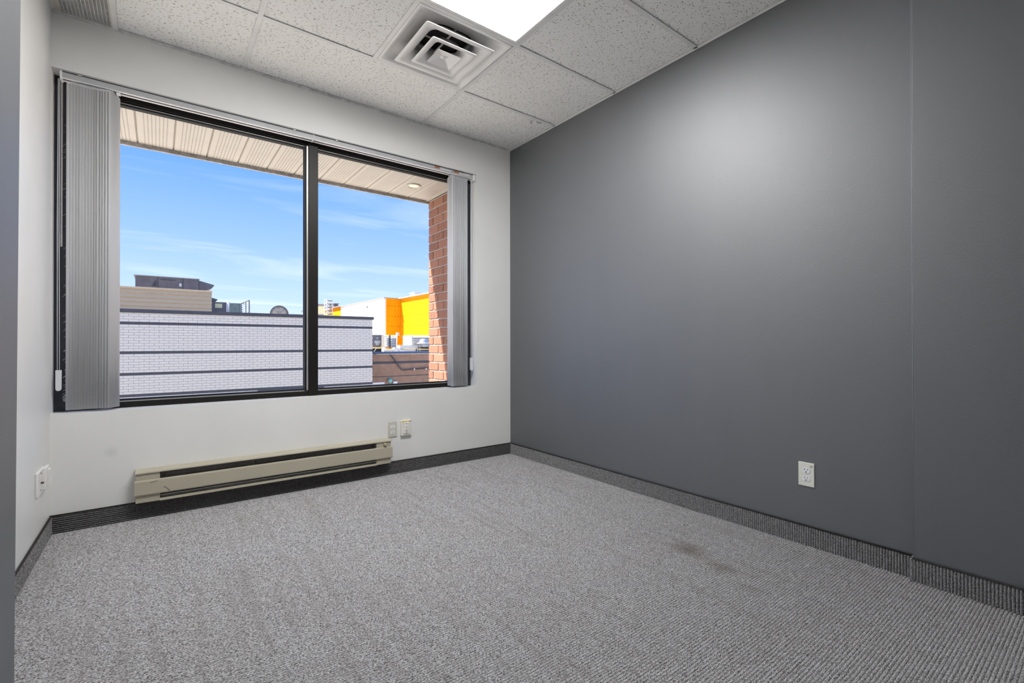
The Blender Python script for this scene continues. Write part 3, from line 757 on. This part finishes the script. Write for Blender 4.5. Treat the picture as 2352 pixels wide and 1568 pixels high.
lathe('trim_ring', [(0.046, -0.002), (0.052, -0.009), (0.062, -0.009), (0.068, -0.004), (0.068, -0.001), (0.046, -0.001)], (-0.638, 0.607, ZS), M_SOFFIT, dl, n=40)
lathe('lamp', [(0.0, -0.004), (0.03, -0.0035), (0.047, -0.002), (0.047, -0.0005), (0, -0.0005)], (-0.638, 0.607, ZS), M_WARM, dl, n=40)

# brick pier
bp = thing('brick_pier', (-0.10, 0.6, -3.6), 'red brick pier standing outside the right end of the window', 'pier')
PX, PY = -0.327, 0.925
box('mortar_core', PX+0.008, 0.10, 0.252, PY-0.006, -3.6, ZS-0.009, M_MORTAR, bp)
CR, BL = 0.0840, 0.2050
def brick_me(l, h, d, name, mat, bev):
    bm = bmesh.new(); bm_box(bm, 0, d, -l, 0, 0, h, bev, 1); bmesh.ops.recalc_face_normals(bm, faces=bm.faces)
    me = bpy.data.meshes.new(name); bm.to_mesh(me); bm.free(); me.materials.append(mat); return me
cache = {}
row = 0; z = ZS - 0.012 - CR
while z > -0.35:
    y = PY; first = (row % 2 == 0)
    while y > 0.27:
        l = (0.092 if first else BL-0.011); first = False
        l = min(l, y-0.253)
        key = round(l, 4)
        if key not in cache: cache[key] = brick_me(l, CR-0.011, 0.09, 'brick', M_BRICK, 0.004)
        o = place(bpy.data.objects.new('brick', cache[key]), bp)
        o.location = (PX + random.uniform(-0.001, 0.0015), y + random.uniform(-0.002, 0.002), z); y -= l + 0.011
    z -= CR; row += 1

# ================================================================== outside: white brick building
wbld = thing('white_brick_building', (0.5, 22, -3.6), 'flat-roofed white brick building with thin charcoal bands across the lane', 'building')
YW = 19.5; CW, LW = 0.1016, 0.308
BX0, BX1 = -14.0, 6.03
boxes('wall_core', [(BX0, BX1, YW+0.010, 34.0, -3.6, 2.15)], M_WMORTAR, wbld)
box('roof_deck', BX0+0.3, BX1-0.3, YW+0.32, 33.7, 1.85, 2.1502, M_ROOF, wbld)
cp = boxes('coping', [(BX0-0.05, BX1+0.06, YW-0.05, YW+0.32, 2.165, 2.305)], M_BAND, wbld, 0.008)
S1 = 1.715
bands = {0: S1, 11: S1-11*CW, 19: S1-19*CW, 27: S1-27*CW}
for z in bands.values(): box('band', BX0, BX1+0.005, YW-0.006, YW+0.02, z+0.004, z+CW-0.004, M_BAND, wbld)
winx0, winx1 = 0.97, 3.70
def mk(l, h, d=0.022):
    bm = bmesh.new(); bm_box(bm, 0, l, 0, d, 0, h); bmesh.ops.recalc_face_normals(bm, faces=bm.faces)
    me = bpy.data.meshes.new('brick'); bm.to_mesh(me); bm.free(); me.materials.append(M_WBRICK); return me
full = mk(LW-0.012, CW-0.012)
spots = []
top = S1 + 4*CW
idx = -4
while True:
    z = S1 - idx*CW
    if z < -3.6: break
    if idx not in bands:
        h = CW-0.012
        zt = min(z+0.006+h, 2.160)
        off = LW/2 if idx % 2 else 0.0
        x = BX0 - off
        while x < BX1:
            a, b2 = max(x+0.006, BX0), min(x+LW-0.006, BX1)
            if b2-a > 0.03:
                inwin = (idx > 27) and (b2 > winx0-0.03 and a < winx1+0.03) and z > -2.9
                if not inwin and zt-z > 0.02: spots.append((a, b2, z+0.006, zt))
                elif inwin:
                    if a < winx0-0.06: spots.append((a, winx0-0.03, z+0.006, zt))
                    if b2 > winx1+0.06: spots.append((winx1+0.03, b2, z+0.006, zt))
            x += LW
    idx += 1
cand = [s for s in spots if s[0] > -3.75 and s[1] < 0.75 and s[2] > -1.15 and abs(s[1]-s[0]-(LW-0.012)) < 1e-6 and abs(s[3]-s[2]-(CW-0.012)) < 1e-6]
cand.sort(key=lambda s: s[0]); near = set(cand[:300])
for s in cand[:300]:
    o = place(bpy.data.objects.new('brick', full), wbld); o.location = (s[0], YW-0.004, s[2])
vv, ff = [], []
for s in spots:
    if s in near: continue
    n0 = len(vv); x0, x1, z0, z1 = s; y0, y1 = YW-0.004, YW+0.012
    vv += [(x0,y0,z0),(x1,y0,z0),(x1,y0,z1),(x0,y0,z1),(x0,y1,z0),(x1,y1,z0),(x1,y1,z1),(x0,y1,z1)]
    ff += [(n0,n0+1,n0+2,n0+3),(n0,n0+4,n0+5,n0+1),(n0+1,n0+5,n0+6,n0+2),(n0+2,n0+6,n0+7,n0+3),(n0+3,n0+7,n0+4,n0)]
me = bpy.data.meshes.new('brickwork'); me.from_pydata(vv, [], ff)
link_mesh('brickwork', me, M_WBRICK, wbld)['kind'] = 'stuff'
zw1 = S1-27*CW
wf2 = boxes('shop_window', [(winx0, winx1, YW-0.01, YW+0.03, zw1-0.06, zw1+0.01), (winx0, winx0+0.12, YW-0.01, YW+0.03, -2.9, zw1-0.06), (winx1-0.12, winx1, YW-0.01, YW+0.03, -2.9, zw1-0.06), (2.30, 2.42, YW-0.008, YW+0.03, -2.9, zw1-0.06), (winx0, winx1, YW-0.01, YW+0.03, -3.0, -2.9)], M_BAND, wbld)
for a, b2 in ((winx0+0.12, 2.30), (2.42, winx1-0.12)): box('pane', a, b2, YW+0.004, YW+0.02, -2.9, zw1-0.06, M_TEALGL, wf2)

# ---- things on the white roof (deck at 2.15)
RZ = 2.1505
sc = thing('siding_screen', (-4.0, 24, RZ), 'tan ribbed metal screen box on the white building roof', 'roof screen')
boxes('screen_core', [(-9.0, -0.43, 23.53, 26.0, RZ, 3.47)], M_TAN, sc)
zz0 = 3.44; ph = 0.196
for i in range(6):
    z1 = zz0 - i*ph
    prism('siding_plank', [(23.53, z1), (23.515, z1), (23.455, z1-ph*0.80), (23.49, z1-ph*0.86), (23.53, z1-ph*0.86)], 0, -9.02, -0.415, M_TAN, sc)
boxes('cap_flashing', [(-9.05, -0.40, 23.44, 26.05, 3.445, 3.535)], M_TAN, sc, 0.01)
gu = thing('rooftop_unit', (-2.0, 28, RZ), 'large grey rooftop air handler with a slanted hood behind the tan screen', 'rooftop unit')
ub = boxes('unit_body', [(-3.42, -0.72, 27.5, 29.6, RZ, 4.49)], M_UNIT, gu)
boxes('unit_lid', [(-3.48, -0.68, 27.45, 29.65, 4.49, 4.53)], M_UNITL, gu)
for x in (-2.50, -1.43): box('panel_seam', x, x+0.018, 27.485, 27.5, 2.2, 4.49, M_BAND, gu)
prism('access_flap', [(-2.72, 4.0), (-2.58, 4.32), (-2.56, 4.0)], 1, 27.46, 27.49, M_BAND, gu)
box('handle_rail', -2.40, -1.72, 27.47, 27.49, 4.36, 4.375, M_BAND, gu)
box('service_label', -1.58, -1.48, 27.48, 27.495, 4.06, 4.22, M_SIGN, gu)
prism('intake_hood', [(-0.72, 4.46), (0.02, 4.26), (-0.02, 4.17), (-0.15, 4.04), (-0.33, 3.96), (-0.72, 3.80)], 1, 27.6, 29.4, M_UNIT, gu)
su = thing('rooftop_unit', (0.5, 26, RZ), 'low rooftop unit with yellow and white sign and open louvred side', 'rooftop unit')
boxes('unit_body', [(-0.30, 0.40, 25.5, 27.0, RZ, 3.165)], M_UNIT, su, 0.01)
prism('small_hood', [(-0.30, 3.40), (0.02, 3.30), (-0.10, 3.17), (-0.30, 3.12)], 1, 25.6, 26.5, M_UNIT, su)
sg = boxes('warning_sign', [(-0.12, 0.20, 25.475, 25.495, 2.86, 3.08)], M_SIGN, su)
for z in (3.055, 2.94): box('sign_band', -0.11, 0.19, 25.470, 25.476, z-0.022, z+0.018, M_SIGNY, sg)
tube('flue_pipe', [(0.485, 25.55, RZ), (0.485, 25.55, 3.20)], 0.06, M_PIPEW, su, 12)
cpn = boxes('coil_panel', [(0.56, 1.06, 25.6, 26.9, RZ, 3.15)], M_TEAL, su)
for z in (2.85, 2.98, 3.09): box('coil_rail', 0.56, 1.06, 25.585, 25.6, z-0.006, z+0.006, M_UNITL, cpn)
lv = boxes('louvre_frame', [(1.06, 1.10, 25.5, 25.55, RZ, 3.16), (1.37, 1.42, 25.1, 25.15, RZ, 3.30), (1.24, 1.27, 25.28, 25.33, RZ, 3.22)], M_UNIT, su)
bm = bmesh.new(); bm_tube(bm, [(1.08, 25.52, 3.14), (1.40, 25.12, 3.30)], 0.025, 6); from_bm('louvre_head', bm, M_UNIT, su)
for i in range(6):
    z = 2.55 + i*0.115
    bm = bmesh.new()
    q = [(1.08, 25.53, z), (1.42, 25.10, z+0.03), (1.46, 25.14, z+0.07), (1.12, 25.57, z+0.05)]
    v0 = [bm.verts.new(p) for p in q]; v1 = [bm.verts.new((p[0], p[1], p[2]+0.012)) for p in q]
    for k in range(4): bm.faces.new((v0[k], v0[(k+1) % 4], v1[(k+1) % 4], v1[k]))
    bm.faces.new(v0); bm.faces.new(v1)
    from_bm('louvre_blade', bm, M_LOUVRE, su)
fd = thing('satellite_dish', (2.93, 25.5, RZ), 'round beige dish with ribs rising behind the white building parapet', 'dish')
lathe('dish_rim', [(0.415, -0.05), (0.475, -0.05), (0.475, 0.05), (0.415, 0.05)], (2.93, 25.5, 2.645), M_UNIT, fd, 'y', 48, False)
lathe('dish_face', [(0, 0.035), (0.25, 0.02), (0.42, -0.01), (0.42, 0.03), (0, 0.05)], (2.93, 25.5, 2.645), M_DISH, fd, 'y', 48)
for a in (90, 38, 142): 
    a = math.radians(a); tube('dish_rib', [(2.93, 25.49, 2.645), (2.93+0.41*math.cos(a), 25.46, 2.645+0.41*math.sin(a))], 0.02, M_DISH, fd, 6)
tube('dish_post', [(2.93, 25.62, RZ), (2.93, 25.62, 2.62)], 0.05, M_PIPEW, fd, 10)
gn = thing('gooseneck_pipe', (4.25, 25.5, RZ), 'small curved vent pipe on the roof left of the mullion', 'vent pipe')
tube('pipe', [(4.30, 25.5, RZ), (4.30, 25.5, 2.80), (4.27, 25.5, 2.87), (4.20, 25.5, 2.885), (4.13, 25.5, 2.87), (4.10, 25.5, 2.80)], 0.028, M_UNIT, gn, 10)
boxes('pipe_flashing', [(4.12, 4.48, 25.3, 25.7, RZ, 2.68)], M_PIPEW, gn, 0.05)
ld = thing('roof_ladder', (5.6, 25.5, RZ), 'upright lattice ladder standing on the white building roof', 'ladder')
for x, y in ((5.50, 25.4), (5.78, 25.4), (5.44, 25.75), (5.70, 25.75)): box('ladder_rail', x-0.026, x+0.026, y-0.026, y+0.026, RZ, 3.57, M_LOUVRE, ld)
for i in range(7):
    z = 2.32 + i*0.20
    tube('rung', [(5.50, 25.4, z+0.03), (5.57, 25.4, z), (5.71, 25.4, z), (5.78, 25.4, z+0.03)], 0.036, M_UNITL, ld, 6)
    tube('rung', [(5.44, 25.75, z+0.08), (5.50, 25.4, z+0.05)], 0.028, M_LOUVRE, ld, 6)
    tube('rung', [(5.70, 25.75, z+0.10), (5.78, 25.4, z+0.05)], 0.016, M_UNITL, ld, 6)

# ================================================================== outside: brown building and its roof
bb2 = thing('brown_stucco_building', (10, 25, -3.6), 'low brown stucco building with slate coping right of the white building', 'building')
YBR = 20.5; RB = 0.42
boxes('stucco_wall', [(6.04, 20.0, YBR, 34.0, -3.6, RB)], M_BROWN, bb2)
boxes('coping', [(6.04, 20.05, YBR-0.06, YBR+0.30, RB, 0.555)], M_COPING, bb2, 0.01)
boxes('coping_edge', [(6.6, 20.05, YBR-0.065, YBR-0.058, RB-0.004, RB+0.016)], M_LOUVRE, bb2)
boxes('band', [(6.05, 20.0, YBR-0.012, YBR+0.01, -0.085, 0.035)], M_BAND, bb2)
boxes('band', [(6.05, 20.0, YBR-0.012, YBR+0.01, -0.775, -0.74)], M_BAND, bb2)
boxes('lower_wall_panel', [(6.05, 7.05, YBR-0.014, YBR+0.01, -1.9, -1.05)], M_MEMB, bb2)
box('roof_deck', 6.3, 19.7, YBR+0.31, 33.7, RB, RB+0.01, M_ROOF, bb2)
cdt = thing('conduit', (7.9, YBR-0.095, -0.45), 'dark conduit slanting down the brown wall then running level', 'conduit')
tube('conduit_pipe', [(7.33, YBR-0.095, 0.41), (7.65, YBR-0.095, 0.0), (7.98, YBR-0.095, -0.45), (8.2, YBR-0.095, -0.44), (9.6, YBR-0.095, -0.38), (10.6, YBR-0.095, -0.38)], 0.028, M_BAND, cdt, 8)
for x in (8.7, 9.4): box('conduit_clip', x-0.03, x+0.03, YBR-0.13, YBR-0.062, -0.46, -0.38, M_LOUVRE, cdt)
gl = thing('wall_lamp', (7.31, YBR, -0.98), 'round green lamp globe on the brown wall', 'wall lamp')
lathe('globe', [(0, -0.22), (0.06, -0.21), (0.10, -0.18), (0.13, -0.12), (0.10, -0.04), (0.05, -0.01), (0, -0.01)], (7.31, YBR, -0.98), M_GREENL, gl, 'y', 24)
lathe('lamp_base', [(0, -0.03), (0.07, -0.03), (0.07, 0), (0, 0)], (7.31, YBR, -0.98), M_UNIT, gl, 'y', 20)
jb = boxes('junction_box', [(7.50, 7.74, YBR-0.10, YBR, -1.26, -1.02)], M_PIPEW, bb2, 0.02)
boxes('box_cover', [(7.53, 7.71, YBR-0.115, YBR-0.10, -1.23, -1.05)], M_LOUVRE, jb, 0.01)

RB = RB + 0.0102
def louvre_bank(par, p0, p1, z0, z1, n, mat, name='louvre_blade', out=(-0.7, -0.7), d=0.09):
    dx, dy = p1[0]-p0[0], p1[1]-p0[1]
    for i in range(n):
        z = z0 + (z1-z0)*i/n; h = (z1-z0)/n
        bm = bmesh.new()
        q = [(p0[0], p0[1], z+h*0.92), (p1[0], p1[1], z+h*0.92), (p1[0]+out[0]*d, p1[1]+out[1]*d, z+h*0.18), (p0[0]+out[0]*d, p0[1]+out[1]*d, z+h*0.18)]
        v0 = [bm.verts.new(p) for p in q]; v1 = [bm.verts.new((p[0], p[1], p[2]+0.014)) for p in q]
        for k in range(4): bm.faces.new((v0[k], v0[(k+1) % 4], v1[(k+1) % 4], v1[k]))
        bm.faces.new(v0); bm.faces.new(v1)
        from_bm(name, bm, mat, par)
ac = thing('rooftop_unit', (8.3, 25, RB), 'taupe rooftop condenser with white louvres beside the white building corner', 'rooftop unit')
boxes('unit_body', [(7.0, 8.58, 24.4, 26.0, 0.76, 1.515)], M_UNITL, ac, 0.01)
boxes('unit_feet', [(7.05, 8.5, 24.6, 25.8, RB, 0.76)], M_BAND, ac)
for b4 in ((7.98, 8.35, 24.385, 24.4, 1.0, 1.17), (8.06, 8.25, 24.383, 24.4, 0.90, 1.0), (8.10, 8.22, 24.385, 24.4, 1.28, 1.36)): box('paper_notice', *b4, M_SIGN, ac)
lathe('gauge', [(0, -0.06), (0.11, -0.06), (0.13, -0.02), (0.13, 0), (0, 0)], (8.50, 24.4, 1.06), M_TEAL, ac, 'y', 20)
lb2 = boxes('louvre_body', [(8.26, 8.93, 23.50, 24.0, 0.75, 1.48)], M_UNITL, ac)
for xa, xb in ((8.24, 8.51), (8.57, 8.93)): louvre_bank(ac, (xa, 23.47), (xb, 23.47), 0.77, 1.48, 6, M_LOUVRE, out=(-0.45, -0.9), d=0.11)
boxes('louvre_post', [(8.515, 8.563, 23.34, 23.38, RB, 1.49)], M_BAND, ac)
boxes('louvre_side', [(8.93, 8.99, 23.36, 23.50, RB, 1.50)], M_LOUVRE, ac)
for i in range(6): box('support_block', 8.05+i*0.19, 8.21+i*0.19, 23.1, 23.3, RB, 0.66, M_LOUVRE, ac, 0.012)
po = thing('roof_post', (8.86, 22.9, RB), 'thin white post standing in front of the louvred condenser', 'post')
tube('post', [(8.72, 22.9, RB), (8.80, 22.9, 1.60)], 0.03, M_LOUVRE, po, 8)
boxes('post_head', [(8.73, 8.90, 22.85, 22.95, 1.47, 1.63)], M_LOUVRE, po, 0.02)
tube('guy_wire', [(8.85, 22.9, 1.55), (9.75, 24.4, 1.36), (10.4, 24.8, 1.24), (11.2, 25.2, 1.22)], 0.008, M_PIPEW, po, 5)
wbx = thing('roof_curb_box', (10.2, 24.6, RB), 'long white box on the brown building roof', 'roof box')
boxes('box_body', [(9.62, 10.9, 24.4, 25.6, RB, 0.87)], M_MEMB, wbx, 0.01)
boxes('box_lid', [(9.60, 10.92, 24.38, 25.62, 0.87, 0.885)], M_LOUVRE, wbx)
gp = thing('gas_pipe', (9, 23.4, RB), 'yellow gas pipe bending along the roof edge', 'pipe')
tube('pipe_run', [(7.0, 23.6, 0.74), (7.9, 23.6, 0.72), (8.0, 23.6, 0.72), (8.15, 23.55, 0.78)], 0.035, M_GAS, gp, 8)
tube('pipe_run', [(9.1, 23.7, 0.66), (10.0, 23.7, 0.63), (12.4, 23.7, 0.60)], 0.028, M_GAS, gp, 8)
tube('pipe_support', [(7.62, 23.55, 0.50), (7.80, 23.6, 0.74)], 0.025, M_LOUVRE, gp, 6)
for x in (10.4, 11.8): box('pipe_support', x-0.03, x+0.03, 23.66, 23.74, RB, 0.66, M_BAND, gp)
lw = thing('louvred_unit', (11.2, 25, RB), 'cream louvred rooftop unit behind the dome fan', 'rooftop unit')
boxes('unit_body', [(10.62, 12.6, 25.0, 26.2, RB, 1.53)], M_LOUVRE, lw)
louvre_bank(lw, (10.62, 25.0), (12.6, 25.0), 0.60, 1.50, 6, M_LOUVRE, out=(0, -1), d=0.20)
boxes('corner_post', [(10.58, 10.66, 24.87, 25.0, RB, 1.55)], M_LOUVRE, lw)
fan = thing('dome_fan', (11.12, 24.2, RB), 'silver mushroom exhaust fan on the brown building roof', 'exhaust fan')
lathe('fan_dome', [(0.41, 0.0), (0.42, 0.03), (0.36, 0.07), (0.26, 0.10), (0.255, 0.16), (0.22, 0.25), (0.14, 0.31), (0.05, 0.33), (0.0, 0.33)], (11.12, 24.2, 0.965), M_ALUM, fan)
lathe('fan_throat', [(0.28, -0.20), (0.31, -0.10), (0.26, -0.03), (0.26, 0.02), (0, 0.02)], (11.12, 24.2, 0.965), M_ALUM, fan)
boxes('fan_curb', [(10.84, 11.40, 23.95, 24.45, RB, 0.765)], M_BAND, fan)

# ================================================================== outside: yellow building
yb = thing('yellow_building', (20, 60, -3.6), 'tall building under construction with yellow sheathing and white membrane', 'building')
XA, XB, YC, TOP = 20.88, 18.85, 50.0, 6.35
box('sheathed_wall', XA, 40, 36, 50.0, -3.6, TOP, M_SHEATH, yb)
box('sheathed_return', XB+0.01, 40, YC, 66.4, -3.6, TOP, M_SHEATH, yb)
box('membrane_wall', XB, XB+0.2, YC-0.03, 66.5, -3.6, TOP-0.01, M_MEMB, yb)
box('far_sheathed_wall', XB+0.05, 40, 66.5, 82.0, -3.6, TOP+0.05, M_SHEATH, yb)
box('roof_edge', XA-0.35, 40.2, 35.8, 49.9, TOP, TOP+0.12, M_FASCIA, yb)
box('roof_edge', XB-0.12, 40.2, YC-0.12, 66.6, TOP+0.005, TOP+0.10, M_FASCIA, yb)
box('roof_edge', XB-0.35, 40.2, 66.6, 82.2, TOP+0.05, TOP+0.14, M_FASCIA, yb)
for y, z in ((55.5, 5.55), (56.5, 3.9)): box('wall_vent', XB-0.06, XB, y, y+0.35, z, z+0.25, M_UNIT, yb)
rv = thing('roof_vent', (21.9, 47, TOP+0.13), 'small white vent box on top of the yellow building', 'roof vent')
boxes('vent_body', [(21.3, 22.3, 47.0, 48.2, TOP+0.121, TOP+0.55)], M_LOUVRE, rv, 0.03)
boxes('vent_cap', [(21.2, 22.4, 46.9, 48.3, TOP+0.55, TOP+0.62)], M_MEMB, rv)
ph2 = thing('roof_penthouse', (19.2, 73, TOP+0.2), 'dark rooftop block behind the lattice ladder on the yellow building', 'roof block')
boxes('penthouse_wall', [(18.9, 19.5, 70.0, 77.0, TOP+0.141, 7.05)], M_UNIT, ph2)
boxes('penthouse_lid', [(18.8, 19.6, 69.8, 77.2, 7.05, 7.15)], M_UNITL, ph2)
cb = thing('cream_building', (15.8, 69, -3.6), 'narrow cream building beyond the white roof beside the mullion', 'building')
boxes('cream_wall', [(15.2, 16.35, 66, 72, -3.6, 6.3)], paint('cream_cladding', (0.80, 0.68, 0.42), 0.8, 0.2), cb)
prism('roof', [(65.7, 6.3), (72.3, 6.3), (72.3, 6.5), (69, 6.9), (65.7, 6.6)], 0, 15.0, 16.5, M_UNITL, cb)
box('string_course', 15.15, 16.4, 65.9, 72.1, 5.0, 5.12, M_UNITL, cb)
